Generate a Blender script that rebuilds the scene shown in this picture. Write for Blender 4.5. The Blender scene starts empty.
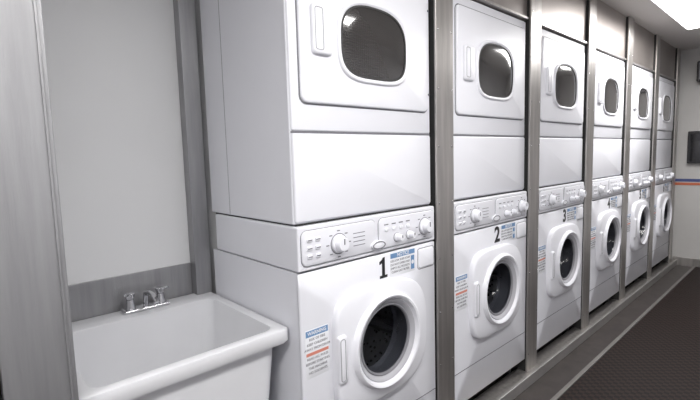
import bpy, bmesh, math, random
from mathutils import Vector, Matrix
random.seed(3)
EYE=1.27
D=1.07
W=0.686; P=0.8186; X1=0.758; ZB=0.105; H=1.833; DEP=0.57
CEIL=2.27; BACK=0.64; XF=5.74; XN=-1.4; YN=-1.75
S=bpy.context.scene
# ---------------- materials
def nm(name):
    m=bpy.data.materials.new(name); m.use_nodes=True
    return m, m.node_tree.nodes, m.node_tree.links, m.node_tree.nodes['Principled BSDF']
def plain(name,col,rough=.5,metal=0,noise=0.03,nscale=6,bump=0,coat=0,stretch=(1,1,1),bscale=None):
    m,n,l,b=nm(name)
    b.inputs['Roughness'].default_value=rough; b.inputs['Metallic'].default_value=metal
    b.inputs['Coat Weight'].default_value=coat
    tc=n.new('ShaderNodeTexCoord'); mp=n.new('ShaderNodeMapping'); mp.inputs['Scale'].default_value=stretch
    l.new(tc.outputs['Object'],mp.inputs['Vector'])
    nz=n.new('ShaderNodeTexNoise'); nz.inputs['Scale'].default_value=nscale; nz.inputs['Detail'].default_value=4
    l.new(mp.outputs[0],nz.inputs['Vector'])
    r=n.new('ShaderNodeValToRGB')
    r.color_ramp.elements[0].position=.3; r.color_ramp.elements[1].position=.7
    r.color_ramp.elements[0].color=[max(0,c*(1-noise)) for c in col]+[1]
    r.color_ramp.elements[1].color=[min(1,c*(1+noise)) for c in col]+[1]
    l.new(nz.outputs['Fac'],r.inputs[0]); l.new(r.outputs[0],b.inputs['Base Color'])
    if bump:
        nb=n.new('ShaderNodeTexNoise'); nb.inputs['Scale'].default_value=bscale or nscale*8
        l.new(mp.outputs[0],nb.inputs['Vector'])
        bp=n.new('ShaderNodeBump'); bp.inputs['Strength'].default_value=bump; bp.inputs['Distance'].default_value=.002
        l.new(nb.outputs['Fac'],bp.inputs['Height']); l.new(bp.outputs[0],b.inputs['Normal'])
    return m
M_white=plain('white_enamel',(.70,.705,.75),.40,noise=.012,coat=.1)
M_whitepl=plain('white_plastic',(.75,.755,.80),.40,noise=.01)
M_panel=plain('control_plastic',(.66,.665,.71),.45,noise=.01)
M_sink=plain('sink_plastic',(.66,.665,.69),.58,noise=.03,bump=.05)
M_gray=plain('grey_line',(.16,.16,.18),.5)
M_seam=plain('seam_shadow_gap',(.26,.26,.28),.6)
M_dark=plain('dark_gap',(.02,.02,.02),.6)
M_black=plain('black_vinyl',(.012,.012,.014),.45)
M_chrome=plain('chrome',(.62,.62,.64),.18,1,noise=.01)
M_ring=plain('grey_ring',(.22,.22,.24),.35)
M_gasket=plain('grey_gasket',(.42,.42,.45),.5)
M_steel=plain('brushed_steel',(.45,.43,.415),.36,.85,noise=.15,nscale=5,stretch=(9,9,.6),bump=.25)
M_steel_l=plain('brushed_steel_light',(.34,.34,.35),.42,.75,noise=.10,nscale=5,stretch=(9,9,.6),bump=.25)
M_header=plain('header_steel',(.32,.29,.275),.40,.7,noise=.10,nscale=3,bump=.1)
M_wallb=plain('alcove_panel',(.68,.685,.695),.55,noise=.03,nscale=2)
M_wall=plain('wall_panel',(.50,.49,.48),.6,noise=.03,nscale=3)
M_wallf=plain('front_wall_panel',(.58,.58,.60),.6,noise=.03,nscale=3)
M_ceil=plain('ceiling_panel',(.56,.535,.515),.55,noise=.03,nscale=2)
M_alum=plain('aluminium_strip',(.42,.41,.40),.4,.7,noise=.1)
M_stripdim=plain('mat_edge_metal',(.24,.23,.22),.45,.6,noise=.1)
M_floor=plain('floor_strip',(.045,.038,.036),.4,noise=.3,nscale=12)
M_blue=plain('blue_tape',(.06,.08,.22),.5)
M_red=plain('orange_tape',(.50,.14,.07),.5)
M_paper=plain('label_paper',(.72,.73,.76),.5,noise=.01)
M_lblue=plain('label_blue',(.14,.26,.46),.5)
M_lred=plain('label_red',(.60,.22,.16),.5)
M_screen=plain('screen_black',(.008,.008,.01),.12,coat=.5)
m,n,l,b=nm('rubber_mat'); M_mat=m
b.inputs['Roughness'].default_value=.6
tc=n.new('ShaderNodeTexCoord')
vo=n.new('ShaderNodeTexChecker'); vo.inputs['Scale'].default_value=42
vo.inputs['Color1'].default_value=(.005,.0035,.003,1); vo.inputs['Color2'].default_value=(.024,.014,.012,1)
l.new(tc.outputs['Object'],vo.inputs['Vector'])
l.new(vo.outputs[0],b.inputs['Base Color'])
b.inputs['Specular IOR Level'].default_value=.2
bp=n.new('ShaderNodeBump'); bp.inputs['Distance'].default_value=.003; bp.inputs['Strength'].default_value=.5
l.new(vo.outputs['Fac'],bp.inputs['Height']); l.new(bp.outputs[0],b.inputs['Normal'])
m,n,l,b=nm('washer_glass'); M_glass=m
b.inputs['Base Color'].default_value=(.01,.01,.012,1); b.inputs['Roughness'].default_value=.06
tr=n.new('ShaderNodeBsdfTransparent'); tr.inputs[0].default_value=(.65,.67,.7,1)
mx=n.new('ShaderNodeMixShader'); mx.inputs[0].default_value=.3
l.new(tr.outputs[0],mx.inputs[1]); l.new(b.outputs[0],mx.inputs[2]); l.new(mx.outputs[0],n['Material Output'].inputs[0])
m,n,l,b=nm('drum_steel'); M_drum=m
b.inputs['Metallic'].default_value=.8; b.inputs['Roughness'].default_value=.35
tc=n.new('ShaderNodeTexCoord'); vo=n.new('ShaderNodeTexVoronoi'); vo.inputs['Scale'].default_value=45
l.new(tc.outputs['Object'],vo.inputs['Vector'])
r=n.new('ShaderNodeValToRGB'); r.color_ramp.elements[0].position=.25; r.color_ramp.elements[1].position=.32
r.color_ramp.elements[0].color=(.02,.02,.02,1); r.color_ramp.elements[1].color=(.6,.6,.61,1)
l.new(vo.outputs['Distance'],r.inputs[0]); l.new(r.outputs[0],b.inputs['Base Color'])
m,n,l,b=nm('dryer_window_glass'); M_dwin=m
b.inputs['Roughness'].default_value=.15; b.inputs['Coat Weight'].default_value=1; b.inputs['Coat Roughness'].default_value=.03
tc=n.new('ShaderNodeTexCoord'); vo=n.new('ShaderNodeTexVoronoi'); vo.inputs['Scale'].default_value=110
vo.inputs['Randomness'].default_value=0
l.new(tc.outputs['Object'],vo.inputs['Vector'])
r=n.new('ShaderNodeValToRGB'); r.color_ramp.elements[0].position=.3; r.color_ramp.elements[1].position=.45
r.color_ramp.elements[0].color=(.012,.011,.011,1); r.color_ramp.elements[1].color=(.042,.039,.038,1)
l.new(vo.outputs['Distance'],r.inputs[0]); l.new(r.outputs[0],b.inputs['Base Color'])
m,n,l,b=nm('light_diffuser'); M_emit=m
b.inputs['Base Color'].default_value=(.9,.9,.9,1)
b.inputs['Emission Color'].default_value=(1,.98,.95,1); b.inputs['Emission Strength'].default_value=9

# ---------------- helpers
def link(ob,parent=None):
    S.collection.objects.link(ob)
    if parent: ob.parent=parent
    return ob
def empty(name,loc=(0,0,0)):
    e=bpy.data.objects.new(name,None); e.location=loc; e.empty_display_size=.1
    S.collection.objects.link(e); return e
def fin(name,bm,mat,parent,smooth=True,bevel=0,seg=2,ang=35):
    bmesh.ops.recalc_face_normals(bm,faces=bm.faces)
    me=bpy.data.meshes.new(name); bm.to_mesh(me); bm.free()
    me.materials.append(mat)
    if smooth: me.shade_smooth()
    ob=bpy.data.objects.new(name,me); link(ob,parent)
    if bevel:
        md=ob.modifiers.new('bevel','BEVEL'); md.width=bevel; md.segments=seg; md.limit_method='ANGLE'; md.angle_limit=math.radians(40); md.harden_normals=True
    if smooth and not bevel:
        try: me.set_sharp_from_angle(angle=math.radians(ang))
        except Exception: pass
    return ob
def box(name,x0,x1,y0,y1,z0,z1,mat,parent=None,bevel=0,seg=2):
    bm=bmesh.new()
    v=[bm.verts.new((x,y,z)) for x in(x0,x1) for y in(y0,y1) for z in(z0,z1)]
    for f in((0,1,3,2),(4,6,7,5),(0,4,5,1),(2,3,7,6),(0,2,6,4),(1,5,7,3)): bm.faces.new([v[i] for i in f])
    return fin(name,bm,mat,parent,bevel>0,bevel,seg)
def loft(name,loops,mat,parent=None,cap0=False,cap1=True,ang=35):
    bm=bmesh.new(); L=[[bm.verts.new(p) for p in lp] for lp in loops]
    N=len(L[0])
    for a,b_ in zip(L,L[1:]):
        for i in range(N):
            bm.faces.new((a[i],a[(i+1)%N],b_[(i+1)%N],b_[i]))
    if cap0: bm.faces.new(L[0])
    if cap1: bm.faces.new(L[-1])
    return fin(name,bm,mat,parent,True,0,ang=ang)
def se(cx,cz,a,b,y,n=2,nb=None,N=64,nl=None,al=None):
    out=[]
    for i in range(N):
        t=2*math.pi*i/N; c,s=math.cos(t),math.sin(t); k=n if s>=-1e-9 or nb is None else nb
        aa=a
        if nl is not None and c<0: k=nl
        if al is not None and c<0: aa=al
        out.append((cx+aa*math.copysign(abs(c)**(2/k),c),y,cz+b*math.copysign(abs(s)**(2/k),s)))
    return out
def rr(x0,x1,z0,z1,r,y,k=6):
    out=[]
    for cx,cz,a0 in((x1-r,z1-r,0),(x0+r,z1-r,90),(x0+r,z0+r,180),(x1-r,z0+r,270)):
        for i in range(k+1):
            a=math.radians(a0+90*i/k); out.append((cx+r*math.cos(a),y,cz+r*math.sin(a)))
    return out
def pad(name,x0,x1,z0,z1,r,y0,y1,mat,parent,b=.004):
    return loft(name,[rr(x0,x1,z0,z1,r,y0),rr(x0,x1,z0,z1,r,y1+b),rr(x0+b*.3,x1-b*.3,z0+b*.3,z1-b*.3,r,y1+b*.3),rr(x0+b,x1-b,z0+b,z1-b,max(r-b,.001),y1)],mat,parent,True,True,ang=60)
def frame(name,x0,x1,z0,z1,r,w,y,mat,parent,h=.0012):
    return loft(name,[rr(x0,x1,z0,z1,r,y),rr(x0,x1,z0,z1,r,y-h),rr(x0+w,x1-w,z0+w,z1-w,max(r-w,.001),y-h),rr(x0+w,x1-w,z0+w,z1-w,max(r-w,.001),y)],mat,parent,False,False)
def disc(name,cx,cz,prof,mat,parent,N=48,cap0=False,cap1=True):
    return loft(name,[se(cx,cz,r,r,y,N=N) for r,y in prof],mat,parent,cap0,cap1)
def text(name,s,x,y,z,size,mat,parent,off=.018):
    cu=bpy.data.curves.new(name,'FONT'); cu.body=s; cu.size=size; cu.extrude=.0004; cu.offset=size*off
    cu.align_x='CENTER'; cu.align_y='CENTER'; cu.materials.append(mat); cu.resolution_u=4
    tmp=bpy.data.objects.new(name+'_t',cu); S.collection.objects.link(tmp)
    bpy.context.view_layer.update()
    me=bpy.data.meshes.new_from_object(tmp.evaluated_get(bpy.context.evaluated_depsgraph_get()))
    bpy.data.objects.remove(tmp)
    ob=bpy.data.objects.new(name,me); ob.location=(x,y,z); ob.rotation_euler=(math.pi/2,0,0)
    return link(ob,parent)

# ---------------- stacked machine
def machine(idx,x):
    e=empty('stacked_washer_dryer',(x,0,ZB))
    zc=.956; zw=.813
    bm=bmesh.new()
    v=[bm.verts.new((a,b,c)) for a in(0,W) for b in(.004,DEP) for c in(.02,zw)]
    for f in((0,1,3,2),(4,6,7,5),(2,3,7,6),(0,2,6,4),(1,5,7,3)): bm.faces.new([v[i] for i in f])
    fin('washer_cabinet',bm,M_white,e,False)
    cx,cz=.362,.502
    x0,x1,z0,z1=0,W,.02,zw-.003; k=16; o=[]
    for i in range(k): o.append((x1,z0+(z1-z0)*i/k))
    for i in range(k): o.append((x1-(x1-x0)*i/k,z1))
    for i in range(k): o.append((x0,z1-(z1-z0)*i/k))
    for i in range(k): o.append((x0+(x1-x0)*i/k,z0))
    hole=[]
    for (a,c) in o:
        t=math.atan2(c-cz,a-cx); hole.append((cx+.16*math.cos(t),cz+.16*math.sin(t)))
    def ins(p,d): 
        a,c=p; return (min(max(a,x0+d),x1-d),min(max(c,z0+d),z1-d))
    loft('washer_front',[[(a,.006,c) for a,c in o],[(a,-.001,c) for a,c in o],[(ins(p,.004)[0],-.005,ins(p,.004)[1]) for p in o],[(a,-.005,c) for a,c in hole],[(a,.02,c) for a,c in hole]],M_white,e,False,False,ang=60)
    box('toe_panel_seam',.004,W-.004,-.0062,-.004,.178,.181,M_gray,e)
    disc('washer_drum',cx,cz,[(.165,.015),(.2,.03),(.2,.33),(.18,.345),(.02,.35)],M_drum,e)
    for ba in(90,210,330):
        a=math.radians(ba+17*idx); bm=bmesh.new()
        bmesh.ops.create_cone(bm,cap_ends=True,segments=12,radius1=.03,radius2=.03,depth=.27,matrix=Matrix.Translation((cx+.175*math.cos(a),.18,cz+.175*math.sin(a)))@Matrix.Rotation(math.pi/2,4,'X'))
        fin('drum_baffle',bm,M_chrome,e)
    def dl(a,b,n,nl,y,al): return se(cx,cz,a,b,y,n,N=72,nl=nl,al=al)
    loft('washer_door',[dl(.236,.212,2.9,5,-.005,.240),dl(.236,.212,2.9,5,-.022,.240),dl(.233,.209,2.9,5,-.028,.237),dl(.227,.203,2.9,5,-.031,.231),
        dl(.188,.180,2.2,2.6,-.033,.190),dl(.180,.174,2,2,-.036,.180),dl(.172,.170,2,2,-.048,.172),dl(.166,.165,2,2,-.052,.166),dl(.158,.158,2,2,-.050,.158),dl(.150,.150,2,2,-.036,.150)],M_whitepl,e,False,False,ang=45)
    disc('door_bezel',cx,cz,[(.151,-.037),(.148,-.040),(.142,-.038),(.130,-.024)],M_gasket,e,cap1=False)
    disc('door_ring',cx,cz,[(.133,-.024),(.132,-.029),(.128,-.031),(.124,-.029),(.122,-.02)],M_ring,e,cap1=False)
    disc('door_glass',cx,cz,[(.123,-.024),(.118,-.006),(.110,.03),(.095,.055),(.06,.066),(.02,.07)],M_glass,e)
    disc('drum_gasket',cx,cz,[(.131,-.022),(.150,.0),(.150,.05),(.135,.06)],M_gray,e,cap1=False)
    pad('door_handle',.124,.160,.420,.585,.012,-.028,-.042,M_whitepl,e,.006)
    frame('handle_recess',.128,.150,.43,.575,.01,.002,-.0418,M_seam,e)
    frame('dispenser_outline',.572,.678,.712,.797,.012,.0025,-.005,M_seam,e)
    pad('dispenser_drawer',.577,.673,.717,.792,.01,-.004,-.010,M_whitepl,e)
    box('control_housing',.0,W,-.006,DEP-.03,zw+.003,zc,M_white,e,.006)
    for nme,a,b_ in(('washer_controls',.012,.335),('dryer_controls',.352,.676)):
        pad(nme,a,b_,zw+.018,zc-.014,.02,-.005,-.012,M_panel,e)
        frame(nme+'_outline',a-.0015,b_+.0015,zw+.0165,zc-.0125,.022,.003,-.0056,M_gray,e,.002)
    def knob(kx,kz,r):
        disc('knob_skirt',kx,kz,[(r,-.011),(r,-.017),(r*.93,-.02),(r*.8,-.021)],M_whitepl,e,32)
        disc('knob_cap',kx,kz,[(r*.78,-.02),(r*.72,-.038),(r*.66,-.041)],M_whitepl,e,32)
        frame('knob_ring',kx-r*1.12,kx+r*1.12,kz-r*1.12,kz+r*1.12,r*1.11,.0022,-.0118,M_gray,e)
        box('knob_pointer',kx-.002,kx+.002,-.0422,-.041,kz,kz+r*.6,M_gray,e)
    kz=.884
    knob(.160,kz,.031); knob(.610,kz,.031)
    for i in range(2):
        for j in range(3):
            pad('button',.030+.033*i,.050+.033*i,kz-.03+.026*j,kz-.016+.026*j,.004,-.011,-.016,M_whitepl,e,.002)
            box('button_mark',.032+.033*i,.048+.033*i,-.0166,-.0158,kz-.025+.026*j,kz-.0215+.026*j,M_gray,e)
    for i in range(4):
        pad('button',.380+.040*i,.398+.040*i,kz+.008,kz+.021,.004,-.011,-.016,M_whitepl,e,.002)
        box('legend',.378+.040*i,.400+.040*i,-.0126,-.0118,kz+.031,kz+.035,M_gray,e)
    knob(.445,kz-.020,.016); knob(.515,kz-.020,.016)
    for kx in(.160,.610):
        for t in range(0,360,45):
            a=math.radians(t)
            if kx>.5 and math.cos(a)>.9: continue
            xx=kx+.047*math.cos(a); zz=kz+.043*math.sin(a)
            box('knob_legend',xx-.006,xx+.006,-.0126,-.0118,zz-.002,zz+.0015,M_gray,e)
    for k2 in range(4): box('legend',.225,.28,-.0126,-.0118,kz-.02+.014*k2,kz-.0175+.014*k2,M_gray,e)
    bz=.850
    loft('badge',[se(.343,bz,.034,.016,-.006),se(.343,bz,.034,.016,-.018),se(.343,bz,.031,.013,-.020)],M_whitepl,e)
    loft('badge_rim',[se(.343,bz,.032,.0145,-.0195),se(.343,bz,.032,.0145,-.0205),se(.343,bz,.027,.010,-.0205),se(.343,bz,.027,.010,-.0195)],M_gray,e,False,False)
    pad('instruction_label',.412,.558,.716,.806,.002,-.0048,-.0056,M_paper,e,.0003)
    box('label_band',.415,.555,-.0060,-.0055,.785,.803,M_lblue,e)
    text('label_heading','NOTICE',.486,-.0062,.794,.019,M_paper,e)
    for k2,s in enumerate(('USE LOW SUDS SOAP','DO NOT OVERLOAD','EMPTY ALL POCKETS','CLEAN LINT FILTER')):
        text('label_text',s,.470,-.0058,.774-.014*k2,.0115,M_gray,e,.0)
    box('label_picture',.532,.552,-.0060,-.0055,.724,.778,M_lblue,e)
    disc('label_icon',.542,.752,[(.008,-.0056),(.008,-.0063)],M_paper,e,20)
    pad('warning_label',.014,.110,.470,.628,.002,-.0048,-.0056,M_paper,e,.0003)
    box('label_band',.017,.107,-.0060,-.0055,.605,.625,M_lblue,e)
    text('label_heading','WARNING',.062,-.0062,.615,.0155,M_paper,e)
    box('label_band',.017,.107,-.0060,-.0055,.543,.553,M_lred,e)
    for k2,s in enumerate(('RISK OF FIRE','KEEP CHILDREN','AWAY FROM DRUM','','READ ALL RULES','BEFORE STARTING','THE MACHINE','NO SOLVENTS')):
        if s: text('label_text',s,.062,-.0058,.595-.0155*k2,.0115,M_gray,e,.0)
    if idx==1:
        bm=bmesh.new()
        pts=[(-.019,-.038),(.021,-.038),(.021,-.028),(.008,-.028),(.008,.038),(-.002,.038),(-.008,.030),(-.020,.024),(-.020,.013),(-.007,.018),(-.007,-.028),(-.019,-.028)]
        A=[bm.verts.new((.376+a,-.0048,.760+c)) for a,c in pts]; B=[bm.verts.new((.376+a,-.0060,.760+c)) for a,c in pts]
        bm.faces.new(A); bm.faces.new(B)
        for i in range(len(pts)): bm.faces.new((A[i],A[(i+1)%len(pts)],B[(i+1)%len(pts)],B[i]))
        fin('number',bm,M_black,e,False)
    else: text('number',str(idx),.374,-.0055,.762,.105,M_black,e,.03)
    # dryer (set back slightly)
    q=empty('dryer_unit',(0,.014,0)); q.parent=e
    box('gap_base',.012,W-.012,.0,DEP-.03,zc-.002,zc+.006,M_dark,q)
    box('dryer_cabinet',.002,W-.002,.0,DEP-.014,zc+.005,H,M_white,q,.006)
    box('side_seam',.0010,.003,.40,.402,zc+.01,H-.01,M_seam,q)
    pad('dryer_lower_panel',.006,W-.006,zc+.010,1.240,.008,.001,-.008,M_white,q,.006)
    box('panel_gap',.006,W-.006,-.004,.002,1.240,1.246,M_gray,q)
    pad('dryer_upper_panel',.006,W-.006,1.246,H-.004,.008,.001,-.006,M_white,q,.005)
    frame('door_seam',.036,.664,1.326,1.792,.028,.005,-.0058,M_gray,q,.0012)
    pad('dryer_door',.041,.659,1.331,1.787,.024,-.005,-.016,M_whitepl,q,.006)
    wx,wz=.362,1.545
    fr=[(.176,.136,-.015),(.174,.134,-.022),(.169,.129,-.025),(.164,.124,-.023),(.158,.119,-.0175)]
    loft('window_rim',[se(wx,wz,a,b,y,2.7,3.6) for a,b,y in fr],M_whitepl,q,False,False,ang=60)
    loft('window_seal',[se(wx,wz,a,b,y,2.7,3.6) for a,b,y in[(.160,.121,-.0175),(.160,.121,-.0195),(.153,.114,-.0195),(.153,.114,-.017)]],M_dark,q,False,False)
    loft('dryer_window',[se(wx,wz,.156,.117,-.0170,2.7,3.6),se(wx,wz,.152,.113,-.0182,2.7,3.6),se(wx,wz,.10,.07,-.0205,2.5,3.0),se(wx,wz,.03,.02,-.0215,2.2,2.2)],M_dwin,q)
    pad('dryer_handle',.082,.160,1.478,1.628,.014,-.015,-.030,M_whitepl,q,.007)
    frame('dryer_handle_recess',.090,.122,1.490,1.616,.008,.002,-.0298,M_seam,q)
    for sz in(1.40,1.72): disc('lock_screw',.672,sz,[(.004,-.005),(.004,-.009),(.002,-.010)],M_gray,q,12)
    for a in(.06,W-.06):
        for b_ in(.07,DEP-.07):
            bm=bmesh.new(); bmesh.ops.create_cone(bm,cap_ends=True,segments=16,radius1=.024,radius2=.018,depth=ZB+.02,matrix=Matrix.Translation((a,b_,(.02-ZB)/2)))
            fin('foot',bm,M_black,e)
    return e
for i in range(6): machine(i+1,X1+P*i)

# ---------------- room
box('floor',XN,XF+.1,YN-.1,BACK+.1,-.08,0,M_floor)
box('ceiling',XN-.1,XF+.1,YN-.1,BACK+.1,CEIL,CEIL+.08,M_ceil)
box('wall_back',XN-.1,XF+.1,BACK,BACK+.1,0,CEIL,M_wallb)
box('wall_far',XF,XF+.1,YN-.1,BACK,0,CEIL,M_wall)
box('wall_near',XN-.1,XN,YN-.1,BACK,0,CEIL,M_wallf)
box('wall_front',XN,XF,YN-.1,YN,0,CEIL,M_wallf)
box('floor_mat',XN+.05,XF-.02,YN+.03,-.215,0,.008,M_mat)
t=empty('trim_1')
box('rail_curb',.17,XF,-.035,.05,.0,.05,M_steel,t,.003)
box('rail_edge',.17,XF,-.052,-.033,.0,.06,M_alum,t,.003)
box('mat_edge_strip',.17,XF-.01,-.213,-.19,.0,.012,M_stripdim,t,.003)
gap=P-W
posts=[.043]+[X1+W+P*i for i in range(6)]
for i,px in enumerate(posts):
    e=empty('metal_post',(px,0,0))
    w=.123 if i==0 else gap
    if i==0:
        box('post_face',0,w,-.012,.0,0,CEIL,M_steel_l,e,.002)
        box('post_side',w-.004,w,-.002,.05,0,CEIL,M_steel_l,e)
        box('post_side_near',0,.004,-.002,.05,0,CEIL,M_steel_l,e)
        box('post_lip',w-.014,w-.008,-.016,-.010,0,CEIL,M_steel_l,e,.002)
    else:
        box('post_face',.008,w-.006,-.014,-.004,0,CEIL,M_steel,e,.002)
        box('post_core',.010,w-.010,-.006,.08,0,CEIL,M_dark,e)
        for k in range(9):
            for sx in(.022,w-.02):
                bm=bmesh.new(); bmesh.ops.create_uvsphere(bm,u_segments=10,v_segments=6,radius=.004,matrix=Matrix.Translation((sx,-.014,.15+.23*k))@Matrix.Diagonal((1,.4,1,1)))
                fin('rivet',bm,M_chrome,e)
e=empty('trim_2')
for i in range(6):
    x0=X1+P*i
    box('header_panel',x0-.02,x0+W+.02,.01,.03,ZB+H+.006,CEIL,M_header,e)
    box('header_lip',x0+.0,x0+W,-.004,.012,ZB+H+.006,ZB+H+.018,M_steel,e,.002)
box('trim_3',.688,.754,BACK-.05,BACK,0,CEIL,M_steel_l,None,.002)
box('trim_4',.05,.688,BACK-.008,BACK,.60,.865,M_steel_l,None,.002)
box('wall_partition',.05,.075,.06,BACK,0,CEIL,M_wallb)
box('bay_shade_panel',XN,.038,.02,.05,0,CEIL,M_black)  # added black sheet standing in for the darkness of the left bay
# ---------------- sink
e=empty('utility_sink',(0,0,0))
zt=.740; sx0,sx1,sy0,sy1=.172,.748,.040,.628
def rl(x0,x1,y0,y1,r,z,k=6):
    return [(a,c,z) for a,_,c in rr(x0,x1,y0,y1,r,0,k)]
ix0,ix1,iy0,iy1=.205,.712,.074,.520
loft('basin',[
 rl(sx0+.055,sx1-.055,sy0+.05,sy1-.06,.04,zt-.36),
 rl(sx0+.03,sx1-.03,sy0+.028,sy1-.03,.04,zt-.06),
 rl(sx0+.028,sx1-.028,sy0+.026,sy1-.028,.04,zt-.045),
 rl(sx0+.004,sx1-.004,sy0+.004,sy1-.004,.025,zt-.045),
 rl(sx0,sx1,sy0,sy1,.018,zt-.038),
 rl(sx0,sx1,sy0,sy1,.018,zt-.005),
 rl(sx0+.001,sx1-.001,sy0+.001,sy1-.001,.017,zt-.0015),
 rl(sx0+.004,sx1-.004,sy0+.004,sy1-.004,.016,zt),
 rl(ix0-.004,ix1+.004,iy0-.004,iy1+.004,.035,zt),
 rl(ix0-.001,ix1+.001,iy0-.001,iy1+.001,.035,zt-.0015),
 rl(ix0,ix1,iy0,iy1,.035,zt-.006),
 rl(ix0+.035,ix1-.035,iy0+.03,iy1-.03,.05,zt-.30),
 rl(ix0+.05,ix1-.05,iy0+.045,iy1-.045,.05,zt-.325),
 rl(ix0+.08,ix1-.08,iy0+.075,iy1-.075,.05,zt-.332)],M_sink,e,True,True,ang=35)
bm=bmesh.new(); bmesh.ops.create_cone(bm,cap_ends=True,segments=24,radius1=.03,radius2=.028,depth=.006,matrix=Matrix.Translation((.46,.30,zt-.329)))
fin('drain',bm,M_chrome,e)
for a in(.25,.68):
    for b_ in(.11,.54):
        box('leg',a-.018,a+.018,b_-.018,b_+.018,0,zt-.30,M_sink,e,.004)
f=empty('faucet',(0.490,.574,zt))
box('base_plate',-.078,.078,-.024,.024,0,.014,M_chrome,f,.006,3)
def tube(name,pts,r,mat,par,caps=True):
    cu=bpy.data.curves.new(name,'CURVE'); cu.dimensions='3D'; cu.bevel_depth=r; cu.bevel_resolution=4; cu.use_fill_caps=True
    sp=cu.splines.new('NURBS'); sp.points.add(len(pts)-1); sp.use_endpoint_u=True; sp.order_u=3
    for q,pp in zip(sp.points,pts): q.co=(*pp,1)
    cu.materials.append(mat); return link(bpy.data.objects.new(name,cu),par)
tube('spout',[(0,0,.01),(0,0,.045),(0,-.01,.065),(0,-.06,.075),(0,-.11,.065),(0,-.12,.052)],.009,M_chrome,f)
for sx in(-.052,.052):
    bm=bmesh.new(); bmesh.ops.create_cone(bm,cap_ends=True,segments=20,radius1=.017,radius2=.012,depth=.035,matrix=Matrix.Translation((sx,0,.03)))
    fin('valve',bm,M_chrome,f)
    bm=bmesh.new(); bmesh.ops.create_cone(bm,cap_ends=True,segments=20,radius1=.011,radius2=.018,depth=.022,matrix=Matrix.Translation((sx,0,.058)))
    fin('handle',bm,M_chrome,f,bevel=.003)
    tube('lever',[(sx,0,.064),(sx*1.2,-.015,.068),(sx*1.4,-.028,.072)],.005,M_chrome,f)

# ---------------- far wall things
e=empty('trim_5')
box('blue_stripe',XF-.004,XF,YN,-.0,.905,.935,M_blue,e)
box('orange_stripe',XF-.004,XF,YN,-.0,.868,.895,M_red,e)
e=empty('wall_monitor',(XF,0,0))
box('bezel',-.06,-.006,-.72,-.10,1.10,1.43,M_black,e,.006)
box('screen',-.0625,-.058,-.70,-.12,1.12,1.41,M_screen,e)
box('bracket',-.01,0,-.5,-.27,1.16,1.36,M_steel,e)
e=empty('wall_speaker',(XF,0,0))
box('cabinet',-.14,-.01,-.45,-.16,1.92,2.12,M_black,e,.01)
box('grille',-.146,-.138,-.43,-.18,1.94,2.10,M_gray,e,.003)
box('mount',-.012,0,-.35,-.26,1.96,2.08,M_steel,e)
box('baseboard_far',XF-.012,XF,YN,-.01,0.0,.09,M_steel,None,.002)

# ---------------- lights
def lamp(x0,x1,y0,y1,power):
    e=empty('ceiling_light',((x0+x1)/2,(y0+y1)/2,CEIL))
    a=(x1-x0)/2; c=(y1-y0)/2
    box('housing',-a,a,-c,c,-.05,0,M_whitepl,e,.006)
    box('diffuser',-a+.02,a-.02,-c+.02,c-.02,-.062,-.045,M_emit,e,.004)
    ld=bpy.data.lights.new('tube_light','AREA'); ld.shape='RECTANGLE'; ld.size=2*a-.05; ld.size_y=2*c-.05; ld.energy=power; ld.color=(1,.985,.97)
    lo=bpy.data.objects.new('tube_light',ld); lo.location=(0,0,-.065); link(lo,e)
lamp(3.2,4.5,-.65,-.25,28)
lamp(.5,1.8,-1.25,-.87,22)  # assumed fixture out of view, added to light the near machines
lamp(-1.2,.0,-1.25,-.87,26)  # added fill light near and behind the camera, not a known fixture
w=bpy.data.worlds.new('world'); S.world=w; w.use_nodes=True
w.node_tree.nodes['Background'].inputs[0].default_value=(.5,.52,.56,1); w.node_tree.nodes['Background'].inputs[1].default_value=.3
# ---------------- camera
dx=Vector((475,57,-436)).normalized(); dy=Vector((-400,32,-436)); dy=(dy-dy.dot(dx)*dx).normalized(); dz=dx.cross(dy)
R=Matrix((dx,dy,dz))
cam=bpy.data.cameras.new('camera'); co=bpy.data.objects.new('camera',cam); link(co)
cam.sensor_width=36; cam.lens=436/700*36; cam.clip_start=.02
co.matrix_world=Matrix.Translation((0,-D,EYE))@R.to_4x4()
S.camera=co
try:
    S.view_settings.view_transform='Standard'; S.view_settings.look='None'
except Exception as ex: print(ex)
